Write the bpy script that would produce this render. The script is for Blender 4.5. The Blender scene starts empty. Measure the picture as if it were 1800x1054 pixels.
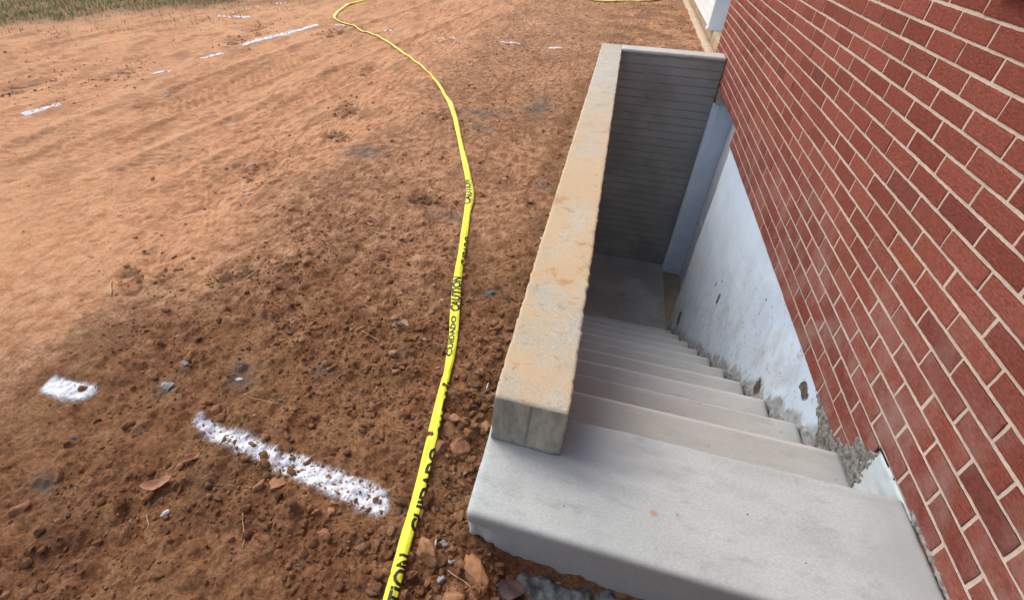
import bpy, bmesh, math, random
import numpy as np
from mathutils import Vector, Matrix
rng = np.random.default_rng(7)
random.seed(7)
S = bpy.context.scene
C = S.collection

# ------------------------------------------------------------------ camera
cam = bpy.data.cameras.new('camera')
co = bpy.data.objects.new('camera', cam); C.objects.link(co)
cam.sensor_width = 36.0; cam.lens = 889.555/1800*36
cam.shift_x = (900-816.8)/1800; cam.shift_y = -(527-460.952)/1800
cam.clip_start = 0.02; cam.clip_end = 400
def cam_matrix(yaw=-.2609, pit=-.6249, roll=.0322):
    f = Vector((math.sin(yaw)*math.cos(pit), math.cos(yaw)*math.cos(pit), math.sin(pit)))
    r = f.cross(Vector((0, 0, 1))).normalized(); u = r.cross(f)
    r2 = r*math.cos(roll)+u*math.sin(roll); u2 = u*math.cos(roll)-r*math.sin(roll)
    m = Matrix((r2, u2, -f)).transposed().to_4x4()
    m.translation = Vector((-.980, -1.815, 1.303))
    return m
co.matrix_world = cam_matrix(); S.camera = co

# ------------------------------------------------------------------ sky and sun
W = bpy.data.worlds.new('World'); S.world = W; W.use_nodes = True
nt = W.node_tree; nt.nodes.clear()
sky = nt.nodes.new('ShaderNodeTexSky'); sky.sky_type = 'NISHITA'; sky.sun_disc = False
SUN_EL, SUN_AZ = math.radians(52), math.radians(-62)      # azimuth from +Y, negative = towards -X
sky.sun_elevation = SUN_EL; sky.sun_rotation = SUN_AZ
sky.air_density = 1.3; sky.dust_density = 2.0; sky.ozone_density = 0.5
bg = nt.nodes.new('ShaderNodeBackground'); bg.inputs[1].default_value = 0.15
wo = nt.nodes.new('ShaderNodeOutputWorld')
nt.links.new(sky.outputs[0], bg.inputs[0]); nt.links.new(bg.outputs[0], wo.inputs[0])
sl = bpy.data.lights.new('sun', 'SUN'); sl.energy = 1.05; sl.angle = math.radians(40); sl.color = (1, .92, .80)
so = bpy.data.objects.new('sun', sl); C.objects.link(so)
sd = Vector((math.sin(SUN_AZ)*math.cos(SUN_EL), math.cos(SUN_AZ)*math.cos(SUN_EL), math.sin(SUN_EL)))
so.rotation_euler = sd.to_track_quat('Z', 'Y').to_euler(); so.location = (0, 0, 8)
vs = S.view_settings; vs.view_transform = 'Standard'; vs.look = 'None'; vs.gamma = 1; vs.exposure = 0.68
vs.use_curve_mapping = False

# ------------------------------------------------------------------ numpy noise
_pt = rng.permutation(256).astype(np.int64)
def _h(ix, iy, iz, s):
    a = _pt[(ix + s*37) & 255]; a = _pt[(a + iy) & 255]; return _pt[(a + iz) & 255]
def vnoise(x, y, z=0.0, seed=0):
    x, y, z = np.broadcast_arrays(np.asarray(x, float), np.asarray(y, float), np.asarray(z, float))
    X, Y, Z = np.floor(x).astype(np.int64), np.floor(y).astype(np.int64), np.floor(z).astype(np.int64)
    fx, fy, fz = x-X, y-Y, z-Z
    g = lambda t: t*t*t*(t*(t*6-15)+10)
    u, v, w = g(fx), g(fy), g(fz)
    def gr(dx, dy, dz):
        h = _h(X+dx, Y+dy, Z+dz, seed)
        a = h*(2*np.pi/256); b = ((h*7) & 255)/127.5-1
        c = np.sqrt(np.clip(1-b*b, 0, 1))
        return np.cos(a)*c*(fx-dx)+np.sin(a)*c*(fy-dy)+b*(fz-dz)
    l = lambda a, b, t: a+(b-a)*t
    return 1.6*l(l(l(gr(0,0,0), gr(1,0,0), u), l(gr(0,1,0), gr(1,1,0), u), v),
             l(l(gr(0,0,1), gr(1,0,1), u), l(gr(0,1,1), gr(1,1,1), u), v), w)
def fbm(x, y, z=0.0, o=4, seed=0, g=.5):
    s = 0; a = 1
    for i in range(o):
        s = s + a*vnoise(x*2**i, y*2**i, np.asarray(z)*2**i + 3.1*i, seed+i); a *= g
    return s
def cell(x, y, seed=0):
    """distance to nearest jittered point, and its random value"""
    X, Y = np.floor(x).astype(np.int64), np.floor(y).astype(np.int64)
    best = np.full(x.shape, 9.0); val = np.zeros(x.shape)
    for i in (-1, 0, 1):
        for j in (-1, 0, 1):
            h = _h(X+i, Y+j, 0*X+11, seed)
            px = X+i+.15+.7*h/255; py = Y+j+.15+.7*(((h*73+41) & 255)/255)
            d = np.hypot(x-px, y-py); m = d < best
            best = np.where(m, d, best); val = np.where(m, ((h*151+17) & 255)/255, val)
    return best, val
def sst(a, b, x):
    t = np.clip((x-a)/(b-a), 0, 1); return t*t*(3-2*t)

# ------------------------------------------------------------------ object helpers
def tag(o, label=None, cat=None, group=None, kind=None):
    if label: o['label'] = label
    if cat: o['category'] = cat
    if group: o['group'] = group
    if kind: o['kind'] = kind
    return o
def empty(name, loc, label, cat, group=None):
    o = bpy.data.objects.new(name, None); C.objects.link(o); o.location = loc
    o.empty_display_size = .1
    return tag(o, label, cat, group)
def link(name, me, mats, parent=None, smooth=False):
    if not isinstance(mats, (list, tuple)): mats = [mats]
    for m in mats: me.materials.append(m)
    o = bpy.data.objects.new(name, me); C.objects.link(o)
    if parent is not None:
        o.parent = parent
        me.transform(Matrix.Translation(-Vector(parent_world(parent))))
    if smooth: me.polygons.foreach_set('use_smooth', [True]*len(me.polygons))
    me.update()
    return o
def parent_world(p):
    v = Vector(p.location)
    while p.parent: p = p.parent; v += Vector(p.location)
    return v
def mesh_np(name, V, F, attrs=None):
    """V (n,3), F (m,k) all same size"""
    V = np.asarray(V, np.float32); F = np.asarray(F, np.int32)
    me = bpy.data.meshes.new(name)
    me.vertices.add(len(V)); me.vertices.foreach_set('co', V.ravel())
    k = F.shape[1]
    me.loops.add(F.size); me.loops.foreach_set('vertex_index', F.ravel())
    me.polygons.add(len(F)); me.polygons.foreach_set('loop_start', np.arange(0, F.size, k, dtype=np.int32))
    if attrs:
        for n, a in attrs.items():
            at = me.color_attributes.new(n, 'FLOAT_COLOR', 'POINT')
            at.data.foreach_set('color', np.asarray(a, np.float32).ravel())
    me.update(calc_edges=True); me.validate()
    return me
def grid_faces(nu, nv, off=0):
    i = np.arange(nu-1)[:, None]*nv+np.arange(nv-1)[None, :]
    return (np.stack([i, i+nv, i+nv+1, i+1], -1).reshape(-1, 4)+off)
def box_bm(bm, a, b):
    x0, y0, z0 = a; x1, y1, z1 = b
    v = [bm.verts.new(c) for c in ((x0,y0,z0),(x1,y0,z0),(x1,y1,z0),(x0,y1,z0),(x0,y0,z1),(x1,y0,z1),(x1,y1,z1),(x0,y1,z1))]
    for f in ((0,3,2,1),(4,5,6,7),(0,1,5,4),(1,2,6,5),(2,3,7,6),(3,0,4,7)): bm.faces.new([v[i] for i in f])
def boxes(name, bl, mats, parent=None, bevel=0):
    bm = bmesh.new()
    for a, b in bl: box_bm(bm, a, b)
    if bevel: bmesh.ops.bevel(bm, geom=bm.edges[:], offset=bevel, segments=2, affect='EDGES', profile=.6)
    me = bpy.data.meshes.new(name); bm.to_mesh(me); bm.free()
    return link(name, me, mats, parent)
def rough_box(name, a, b, mats, parent=None, step=.02, amp=.002, rad=.008, chip=.006, seed=0, shift=None, freq=18, smooth=True):
    """solid concrete block: dense grid on each face, rounded + chipped edges, noise on the faces"""
    a = np.array(a, float); b = np.array(b, float); Vs = []; Fs = []; off = 0
    n = np.maximum(1, np.round((b-a)/step).astype(int)); n = np.minimum(n, 260)
    for ax in range(3):
        u, v = [(1, 2), (2, 0), (0, 1)][ax]
        for side in (0, 1):
            U, Vv = np.meshgrid(np.linspace(a[u], b[u], n[u]+1), np.linspace(a[v], b[v], n[v]+1), indexing='ij')
            P = np.zeros(U.shape+(3,)); P[..., u] = U; P[..., v] = Vv; P[..., ax] = (a, b)[side][ax]
            F = grid_faces(n[u]+1, n[v]+1, off)
            if side == 0: F = F[:, ::-1]
            Vs.append(P.reshape(-1, 3)); Fs.append(F); off += U.size
    V = np.concatenate(Vs); F = np.concatenate(Fs)
    # signed distance style rounding with a locally varying radius
    c = (a+b)/2; h = (b-a)/2
    nz = fbm(V[:, 0]*freq, V[:, 1]*freq, V[:, 2]*freq, 3, seed)
    r = np.clip(rad+chip*nz, .0015, None)
    q = V-c; inner = np.clip(q, -(h-r[:, None]), (h-r[:, None])); d = q-inner
    L = np.linalg.norm(d, axis=1)
    m = L > 1e-9
    V2 = V.copy(); V2[m] = (c+inner+d/np.maximum(L, 1e-9)[:, None]*r[:, None])[m]
    nrm = d/np.maximum(L, 1e-9)[:, None]
    V2 += nrm*(amp*fbm(V[:, 0]*9, V[:, 1]*9, V[:, 2]*9, 4, seed+5))[:, None]
    if shift is not None: V2 = shift(V2)
    me = mesh_np(name, V2, F)
    bm = bmesh.new(); bm.from_mesh(me); bmesh.ops.remove_doubles(bm, verts=bm.verts, dist=.0004); bm.to_mesh(me); bm.free()
    return link(name, me, mats, parent, smooth)

# ------------------------------------------------------------------ material helpers
class M:
    def __init__(s, name, rough=.9, spec=.25):
        s.m = bpy.data.materials.new(name); s.m.use_nodes = True; s.t = s.m.node_tree
        s.b = s.t.nodes['Principled BSDF']; s.b.inputs['Roughness'].default_value = rough
        s.b.inputs['Specular IOR Level'].default_value = spec
        s.pos = s.n('ShaderNodeNewGeometry').outputs['Position']
    def n(s, t, **k):
        o = s.t.nodes.new(t)
        for a, b in k.items(): setattr(o, a, b)
        return o
    def l(s, a, b): s.t.links.new(a, b)
    def setin(s, node, i, v):
        if isinstance(v, (int, float, tuple, list)): node.inputs[i].default_value = v
        else: s.l(v, node.inputs[i])
    def map(s, scale=(1, 1, 1), rot=(0, 0, 0), loc=(0, 0, 0), src=None):
        o = s.n('ShaderNodeMapping'); o.inputs['Scale'].default_value = scale
        o.inputs['Rotation'].default_value = rot; o.inputs['Location'].default_value = loc
        s.l(src or s.pos, o.inputs[0]); return o.outputs[0]
    def noise(s, scale, detail=4, rough=.55, src=None, dist=0, w=0):
        o = s.n('ShaderNodeTexNoise'); o.inputs['Scale'].default_value = scale
        o.inputs['Detail'].default_value = detail; o.inputs['Roughness'].default_value = rough
        o.inputs['Distortion'].default_value = dist
        s.l(src or s.pos, o.inputs['Vector']); return o.outputs['Fac']
    def vor(s, scale, src=None, feature='F1', out='Distance'):
        o = s.n('ShaderNodeTexVoronoi', feature=feature); o.inputs['Scale'].default_value = scale
        s.l(src or s.pos, o.inputs['Vector']); return o.outputs[out]
    def ramp(s, fac, stops, interp='LINEAR'):
        o = s.n('ShaderNodeValToRGB'); e = o.color_ramp.elements; o.color_ramp.interpolation = interp
        while len(e) < len(stops): e.new(.5)
        for i, (p, c) in enumerate(stops):
            e[i].position = p
            e[i].color = (c, c, c, 1) if isinstance(c, (int, float)) else (*c, 1)
        s.l(fac, o.inputs[0]); return o.outputs[0]
    def mix(s, f, a, b, mode='MIX'):
        o = s.n('ShaderNodeMix', data_type='RGBA', blend_type=mode)
        for i, v in ((0, f), (6, a), (7, b)):
            if isinstance(v, (int, float)) and i: v = (v, v, v, 1)
            if isinstance(v, tuple) and len(v) == 3: v = (*v, 1)
            s.setin(o, i, v)
        return o.outputs[2]
    def math(s, op, a, b=0.0, clamp=False):
        o = s.n('ShaderNodeMath', operation=op); o.use_clamp = clamp
        s.setin(o, 0, a); s.setin(o, 1, b); return o.outputs[0]
    def mr(s, v, a, b, c=0.0, d=1.0, smooth=True):
        o = s.n('ShaderNodeMapRange'); o.interpolation_type = 'SMOOTHSTEP' if smooth else 'LINEAR'
        for i, q in enumerate((v, a, b, c, d)): s.setin(o, i, q)
        return o.outputs[0]
    def attr(s, name):
        o = s.n('ShaderNodeAttribute', attribute_name=name); q = s.n('ShaderNodeSeparateColor')
        s.l(o.outputs['Color'], q.inputs[0]); return o.outputs['Color'], q.outputs[0], q.outputs[1], q.outputs[2]
    def xyz(s, src=None):
        q = s.n('ShaderNodeSeparateXYZ'); s.l(src or s.pos, q.inputs[0]); return q.outputs
    def col(s, c): s.setin(s.b, 'Base Color', (*c, 1) if isinstance(c, tuple) and len(c) == 3 else c); return s
    def bump(s, h, dist=.002, strength=1.0, prev=None):
        o = s.n('ShaderNodeBump'); o.inputs['Distance'].default_value = dist; o.inputs['Strength'].default_value = strength
        s.l(h, o.inputs['Height'])
        if prev is not None: s.l(prev, o.inputs['Normal'])
        s.l(o.outputs[0], s.b.inputs['Normal']); return o.outputs[0]

def soil_mat(name, tinted=False):
    m = M(name, .95, .12)
    _, dry, grey, dark = m.attr('soil')
    n1 = m.noise(2.2, 6, .6); n2 = m.noise(16, 6, .65); n3 = m.noise(90, 5, .7); n4 = m.noise(420, 3, .6)
    dc = m.ramp(n1, [(.3, (.56, .25, .115)), (.48, (.67, .325, .155)), (.62, (.73, .375, .185)), (.75, (.60, .29, .145))])
    n5 = m.noise(.9, 7, .68, m.map((1.6, .7, 1)), .4)
    dc = m.mix(m.math('MULTIPLY', m.mr(n5, .47, .58), .55), dc, (.47, .205, .095))
    dc = m.mix(m.math('MULTIPLY', m.mr(n2, .38, .68), .8), dc, (.74, .41, .225))
    mc = m.ramp(n2, [(.28, (.19, .080, .036)), (.5, (.345, .155, .070)), (.70, (.50, .26, .13))])
    mc = m.mix(m.math('MULTIPLY', m.mr(m.noise(4.5, 6, .65), .42, .62), .75), mc, (.42, .215, .10))
    w = m.mr(m.math('ADD', dry, m.math('MULTIPLY', m.math('SUBTRACT', n2, .5), .75)), .05, 1.0)
    mid = m.mix(m.mr(n2, .35, .65), (.42, .205, .098), (.60, .33, .18))
    c = m.mix(m.mr(w, 0, .5, smooth=False), mc, mid); c = m.mix(m.mr(w, .45, 1, smooth=False), c, dc)
    vary = m.mr(w, .3, 1, 1, .5)
    c = m.mix(m.math('MULTIPLY', dark, m.mr(n2, .3, .6, .35, .95)), c, (.115, .058, .033))
    c = m.mix(m.math('MULTIPLY', grey, m.mr(n3, .35, .6)), c, (.15, .14, .12))
    c = m.mix(vary, c, m.mix(m.mr(n3, .32, .68), m.mix(1.0, c, .62, 'MULTIPLY'), m.mix(1.0, c, 1.25, 'MULTIPLY')))
    c = m.mix(m.mr(n4, .3, .75), m.mix(1.0, c, .8, 'MULTIPLY'), m.mix(1.0, c, 1.12, 'MULTIPLY'))
    m.col(c)
    b = m.bump(m.math('MULTIPLY', m.noise(55, 7, .75), vary), .016, .8)
    m.bump(m.math('MULTIPLY', m.noise(260, 4, .75), vary), .005, .9, b)
    return m.m
MAT_SOIL = soil_mat('red_soil')

def concrete_mat(name, base, light, dark, speck=.5, streak=(1, 1, 1), bumpd=.0012, stain_shade=None):
    m = M(name, .85, .25)
    p = m.map(streak)
    n1 = m.noise(2.5, 5, .6, p); n2 = m.noise(14, 6, .65, p); n3 = m.noise(160, 4, .7, p)
    c = m.mix(m.mr(n1, .35, .65), base, light); c = m.mix(m.mr(n2, .52, .75), c, dark)
    c = m.mix(m.mr(n3, .3, .72), m.mix(1.0, c, 1-.22*speck, 'MULTIPLY'), m.mix(1.0, c, 1.08, 'MULTIPLY'))
    pit = m.mr(m.vor(120, p), .0, .16, 1, 0); pm = m.mr(m.noise(9, 3), .5, .65)
    c = m.mix(m.math('MULTIPLY', pit, m.math('MULTIPLY', pm, .75*speck)), c, (.16, .155, .15))
    if stain_shade: c = stain_shade(m, c)
    m.col(c)
    b = m.bump(n2, bumpd*2, .6); m.bump(m.noise(240, 4, .7, p), bumpd, .8, b)
    return m.m
def slab_stain_shade(m, c):
    x, y, z = m.xyz()
    # damp grey area beside the parapet end and along the nosing
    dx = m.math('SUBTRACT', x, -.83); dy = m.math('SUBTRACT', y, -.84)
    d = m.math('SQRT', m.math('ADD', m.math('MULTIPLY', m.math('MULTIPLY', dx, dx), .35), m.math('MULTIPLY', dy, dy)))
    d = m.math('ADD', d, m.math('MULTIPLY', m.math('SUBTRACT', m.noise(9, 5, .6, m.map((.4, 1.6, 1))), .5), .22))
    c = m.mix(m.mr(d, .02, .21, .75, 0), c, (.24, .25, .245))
    bl = m.mr(m.noise(3.4, 7, .72, m.map((1, 1.5, 1), loc=(6, 2, 0))), .50, .66)
    c = m.mix(m.math('MULTIPLY', bl, .34), c, (.30, .31, .30))
    for (px, py, pr, pc) in ((-.66, -1.0, .012, (.45, .27, .17)), (-.60, -.985, .005, (.40, .22, .13)), (-.89, -1.05, .003, (.12, .12, .12)), (-.30, -1.02, .003, (.12, .12, .12)), (-.42, -.93, .004, (.15, .14, .13))):
        q = m.math('SQRT', m.math('ADD', m.math('POWER', m.math('SUBTRACT', x, px), 2.0), m.math('POWER', m.math('SUBTRACT', y, py), 2.0)))
        c = m.mix(m.mr(q, pr*.6, pr, .8, 0), c, pc)
    wl = m.mr(x, -.20, -.03); c = m.mix(m.math('MULTIPLY', wl, m.mr(m.noise(6, 5), .3, .6, .25, .7)), c, (.35, .365, .355))
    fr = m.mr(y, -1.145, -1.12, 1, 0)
    c = m.mix(m.math('MULTIPLY', fr, .65), c, (.25, .235, .205))  # shade of the landing's front face put into the colour
    return c
MAT_SLAB = concrete_mat('broomed_concrete', (.455, .475, .45), (.53, .55, .52), (.37, .385, .365), .75, (.7, 1.6, 1), .0006, slab_stain_shade)
def step_shade_mud(m, c):
    x, y, z = m.xyz()
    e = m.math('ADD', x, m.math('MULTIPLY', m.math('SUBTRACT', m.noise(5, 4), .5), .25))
    c = m.mix(m.mr(e, -.92, -.35, .6, 0), c, (.31, .305, .245))  # painted shade: treads darken towards the parapet side
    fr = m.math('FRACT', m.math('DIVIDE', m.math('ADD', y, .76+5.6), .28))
    c = m.mix(m.mr(fr, .93, .975, 0, .6), c, (.60, .60, .59))  # highlight on each nosing painted as a pale band
    c = m.mix(m.mr(fr, .3, .75, .18, 0), c, (.30, .30, .29))  # shade at the back of each tread, painted into the colour
    mud = m.math('MULTIPLY', m.mr(m.noise(5, 7, .75, m.map((1, 2.4, 1), loc=(3, 1, 0))), .54, .68), .38)
    c = m.mix(mud, c, (.33, .27, .205))
    pit = m.mr(m.noise(38, 3, .6, m.map((1, 1, 1), loc=(9, 1, 0))), .70, .74)
    c = m.mix(m.math('MULTIPLY', pit, .7), c, (.14, .13, .12))
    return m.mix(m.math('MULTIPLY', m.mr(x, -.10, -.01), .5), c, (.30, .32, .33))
MAT_STEP = concrete_mat('trowelled_concrete', (.41, .41, .38), (.47, .47, .44), (.37, .37, .35), .45, (.5, 2, 1), .0006, step_shade_mud)
def floor_stain(m, c):
    return m.mix(m.mr(m.noise(3, 4), .4, .6), c, (.27, .255, .23))
MAT_FLOOR = concrete_mat('stairwell_floor_concrete', (.32, .31, .29), (.36, .35, .33), (.27, .265, .25), .4, stain_shade=floor_stain)
def cap_stain(m, c):
    x, y, z = m.xyz()
    near = m.mr(y, 2.8, .2, 0, 1)
    c = m.mix(m.math('MULTIPLY', near, m.mr(m.noise(3.2, 6, .7), .34, .54, 0, .85)), c, (.64, .455, .26))
    o = m.math('MAXIMUM', m.mr(m.noise(11, 7, .78, dist=.3), .58, .66), m.math('MULTIPLY', m.mr(m.noise(4.2, 8, .8, m.map((1, 1, 1), loc=(2, 5, 0))), .56, .64), .8))
    c = m.mix(m.math('MULTIPLY', m.math('MULTIPLY', o, near), .75), c, (.50, .23, .085))
    g = m.mr(m.noise(8, 7, .8, m.map((1, 1, 1), loc=(4, 2, 0))), .57, .66)
    c = m.mix(m.math('MULTIPLY', g, .55), c, (.30, .27, .24))
    fl = m.mr(m.noise(55, 4, .7, m.map((.4, 2, 1))), .60, .72)
    c = m.mix(m.math('MULTIPLY', fl, .6), c, (.33, .22, .13))
    side = m.mr(m.math('ADD', z, m.math('MULTIPLY', m.math('SUBTRACT', m.noise(20, 4), .5), .012)), .182, .189, 1, 0)            # cast vertical face: grey with form marks
    s = m.mix(m.mr(m.noise(9, 6, .72, m.map((2.2, 2.2, .7))), .35, .65), (.43, .40, .31), (.25, .24, .20))
    sv = m.mr(m.noise(45, 3, .6, m.map((1, 1, .02))), .63, .68)
    s = m.mix(m.math('MULTIPLY', sv, .6), s, (.13, .12, .10))
    s = m.mix(m.mr(m.noise(60, 4, .7), .62, .72, 0, .6), s, (.10, .09, .07))
    return m.mix(side, c, s)
MAT_CAP = concrete_mat('stained_cap_concrete', (.57, .52, .41), (.66, .61, .50), (.47, .43, .33), 1.3, (1, 1, 1), .004, cap_stain)

def block_mat():
    m = M('grey_painted_masonry', .75, .3)
    x, y, z = m.xyz()
    cb = m.n('ShaderNodeCombineXYZ'); m.l(x, cb.inputs[0]); m.l(z, cb.inputs[1])
    br = m.n('ShaderNodeTexBrick'); m.l(cb.outputs[0], br.inputs['Vector'])
    for k, v in (('Scale', 1), ('Mortar Size', .0065), ('Mortar Smooth', .6), ('Brick Width', 2.9), ('Row Height', .0765)): br.inputs[k].default_value = v
    f = br.outputs['Fac']
    c = m.mix(m.mr(m.noise(4, 5), .35, .65), (.28, .275, .245), (.36, .35, .315))
    c = m.mix(m.math('MULTIPLY', f, m.mr(m.noise(7, 4, .7), .35, .6, .25, 1)), c, (.44, .42, .36))
    c = m.mix(m.mr(m.noise(26, 4, .7), .64, .72, 0, .7), c, (.10, .10, .10))
    m.col(c)
    b = m.bump(f, .014, 1.0); m.bump(m.noise(30, 6, .7), .006, .7, b)
    return m.m
MAT_BLOCK = block_mat()

def brick_mat():
    m = M('red_wire_cut_brick', .88, .2)
    _, r, g, b_ = m.attr('tint')
    st = m.map((1, 1, 3.2))
    c = m.mix(r, (.245, .060, .039), (.335, .092, .060))
    c = m.mix(m.mr(g, .90, 1.0, 0, .5), c, (.15, .043, .035))
    n = m.noise(62, 6, .75, st, .8)
    c = m.mix(m.mr(n, .34, .66), m.mix(1.0, c, .62, 'MULTIPLY'), m.mix(1.0, c, 1.28, 'MULTIPLY'))
    # mortar haze rubbed on the lower courses
    x, y, z = m.xyz()
    low = m.mr(m.math('ADD', z, m.math('MULTIPLY', y, .18)), .62, -.1, .05, 1)
    hz = m.math('MULTIPLY', low, m.mr(m.noise(6, 5, .65), .38, .72))
    c = m.mix(m.math('MULTIPLY', hz, .42), c, (.50, .36, .31))
    sp = m.mr(m.noise(95, 3, .7), .70, .76); c = m.mix(m.math('MULTIPLY', sp, m.math('MULTIPLY', low, .6)), c, (.55, .45, .38))
    m.col(c)
    b = m.bump(n, .005, .9); m.bump(m.noise(230, 4, .75, st), .002, .9, b)
    return m.m
MAT_BRICK = brick_mat()
def mortar_mat():
    m = M('cream_mortar', .95, .1)
    c = m.mix(m.mr(m.noise(12, 5, .7), .35, .65), (.68, .54, .44), (.58, .44, .35))
    c = m.mix(m.mr(m.noise(150, 4, .7), .3, .7), m.mix(1.0, c, .8, 'MULTIPLY'), c)
    m.col(c); m.bump(m.noise(180, 5, .7), .002, .9); return m.m
MAT_MORTAR = mortar_mat()

HOLES = [(.230, -.650, .034, .06), (-.109, -.286, .045, .035), (2.0, -1.72, .05, .09), (1.31, -.78, .012, .012),
         (1.235, -.88, .02, .045), (.5657, -.35, .008, .008), (1.406, -.88, .015, .02)]
def parge_mat():
    m = M('white_parged_wall', .6, .35)
    x, y, z = m.xyz()
    base = m.mix(m.mr(m.noise(3, 5), .35, .65), (.67, .79, .92), (.74, .86, .97))
    # height above the stair line
    d = m.math('ADD', z, m.math('MULTIPLY', m.math('ADD', y, .76), .679))
    nn = m.math('MULTIPLY', m.math('SUBTRACT', m.noise(7, 6, .7, m.map((1, 1.5, .7))), .5), .42)
    grey = m.mr(m.math('ADD', d, nn), .0, .07, 1, 0)
    c = m.mix(grey, base, m.mix(m.mr(m.noise(22, 5), .35, .65), (.27, .29, .30), (.46, .48, .50)))
    low = m.mr(d, 1.3, .15, 0, 1)
    cl = m.mr(m.noise(4.5, 7, .75, m.map((1, 1.4, .9), loc=(0, 7, 2))), .46, .64)
    c = m.mix(m.math('MULTIPLY', m.math('MULTIPLY', cl, low), .45), c, (.50, .50, .48))
    s1 = m.mr(m.noise(13, 5, .75, m.map((1, 1.7, .8), loc=(0, 3, 1))), .60, .67)
    c = m.mix(m.math('MULTIPLY', m.math('MULTIPLY', s1, low), .85), c, (.36, .31, .25))
    s2 = m.mr(m.noise(34, 4, .7, m.map((1, 1.4, .8))), .63, .67)
    c = m.mix(m.math('MULTIPLY', m.math('MULTIPLY', s2, low), .8), c, (.22, .20, .17))
    far = m.mr(y, 1.2, 2.3, 0, .45)  # shade at the far lower end of the wall, put into the colour
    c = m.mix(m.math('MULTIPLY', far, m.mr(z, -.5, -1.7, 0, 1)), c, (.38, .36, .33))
    hsum = None
    wob = m.noise(30, 3, .6)
    for (hy, hz, ry, rz) in HOLES:
        a = m.math('DIVIDE', m.math('SUBTRACT', y, hy), ry); b = m.math('DIVIDE', m.math('SUBTRACT', z, hz), rz)
        q = m.math('SQRT', m.math('ADD', m.math('MULTIPLY', a, a), m.math('MULTIPLY', b, b)))
        q = m.math('ADD', q, m.math('MULTIPLY', m.math('SUBTRACT', wob, .5), 1.6))
        q = m.mr(q, .85, 1.05, 1, 0)
        hsum = q if hsum is None else m.math('MAXIMUM', hsum, q)
    c = m.mix(hsum, c, m.mix(m.mr(m.noise(40, 3), .4, .6), (.09, .07, .055), (.20, .15, .10)))
    m.col(c)
    b = m.bump(m.math('MULTIPLY', hsum, -1.0), .012, 1.0)
    b = m.bump(m.noise(6, 5, .6), .012, .5, b); m.bump(m.noise(70, 4, .65), .002, .5, b)
    return m.m
MAT_PARGE = parge_mat()
def simple(name, c1, c2, sc=8, rough=.7, spec=.3, bump=.001, bs=60):
    m = M(name, rough, spec)
    m.col(m.mix(m.mr(m.noise(sc, 5, .6), .35, .65), c1, c2)); m.bump(m.noise(bs, 4, .65), bump, .7); return m.m
MAT_WHITE = simple('white_trim_paint', (.72, .73, .74), (.79, .80, .81), 5, .45, .4, .0006)
MAT_TRIM_OLD = simple('dusty_cream_trim', (.72, .79, .87), (.80, .86, .93), 6, .5, .35, .0008)
MAT_TAN = simple('tan_concrete', (.36, .27, .17), (.46, .34, .21), 5, .9, .2, .004, 30)
MAT_TAN2 = simple('tan_footing_concrete', (.50, .37, .25), (.58, .43, .30), 7, .9, .2, .005, 30)
MAT_SILL = simple('threshold_stone', (.26, .21, .155), (.33, .265, .195), 9, .85, .2, .002)
MAT_CEM = simple('rough_cement', (.25, .25, .24), (.40, .405, .40), 18, .95, .15, .012, 45)
MAT_PATCH = simple('smooth_pale_plaster', (.50, .55, .55), (.56, .61, .61), 6, .7, .3, .001, 60)
MAT_CEMD = simple('dark_crumbly_mortar', (.13, .12, .105), (.33, .315, .28), 45, .95, .12, .012, 90)
MAT_CEML = simple('crusty_cement_spill', (.055, .055, .052), (.17, .175, .17), 30, .95, .15, .012, 60)
MAT_GREYST = simple('grey_stone', (.22, .21, .19), (.36, .35, .33), 40, .8, .25, .003, 90)
MAT_PALEST = simple('pale_stone', (.50, .48, .44), (.64, .61, .56), 40, .8, .25, .002, 90)
MAT_BLUEST = simple('blue_grey_stone', (.12, .14, .155), (.20, .22, .24), 40, .8, .25, .003, 90)
MAT_CLODR = simple('red_clay_clod', (.25, .11, .06), (.36, .18, .10), 25, .95, .1, .008, 60)
MAT_CLODO = simple('orange_clay_clod', (.30, .14, .065), (.42, .22, .115), 25, .95, .1, .004, 110)
MAT_CLODD = simple('dark_clay_clod', (.12, .05, .027), (.17, .075, .04), 25, .95, .1, .004, 110)
MAT_STRAW = simple('dry_straw', (.52, .36, .19), (.62, .45, .26), 60, .8, .2, .0005, 200)
MAT_LEAFT = simple('dry_tan_leaf', (.42, .21, .11), (.50, .27, .14), 40, .75, .25, .001, 120)
MAT_LEAFP = simple('dry_pale_leaf', (.52, .35, .24), (.62, .45, .33), 40, .75, .25, .001, 120)
MAT_LEAFD = simple('purple_brown_leaf', (.055, .032, .032), (.085, .05, .045), 40, .6, .35, .001, 90)
def glass():
    m = M('window_glass', .05, .5); m.col((.05, .06, .07)); return m.m
MAT_GLASS = glass()
def tape_mat():
    m = M('yellow_barrier_plastic', .38, .5)
    x, y, z = m.xyz()
    c = m.mix(m.mr(m.noise(6, 3), .35, .65), (.86, .80, .02), (.92, .88, .04))
    far = m.mr(y, .0, 3.2, 0, .6)
    dust = m.math('MULTIPLY', m.mr(m.noise(9, 4, .6), .35, .65), far)
    c = m.mix(dust, c, (.72, .52, .14))
    m.col(c)
    m.b.inputs['Transmission Weight'].default_value = 0
    m.bump(m.noise(45, 5, .65, m.map((1.6, .5, 1))), .008, .9); return m.m
MAT_TAPE = tape_mat()
def ink():
    m = M('black_print', .5, .3); m.col((.02, .02, .018)); return m.m
MAT_INK = ink()
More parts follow.
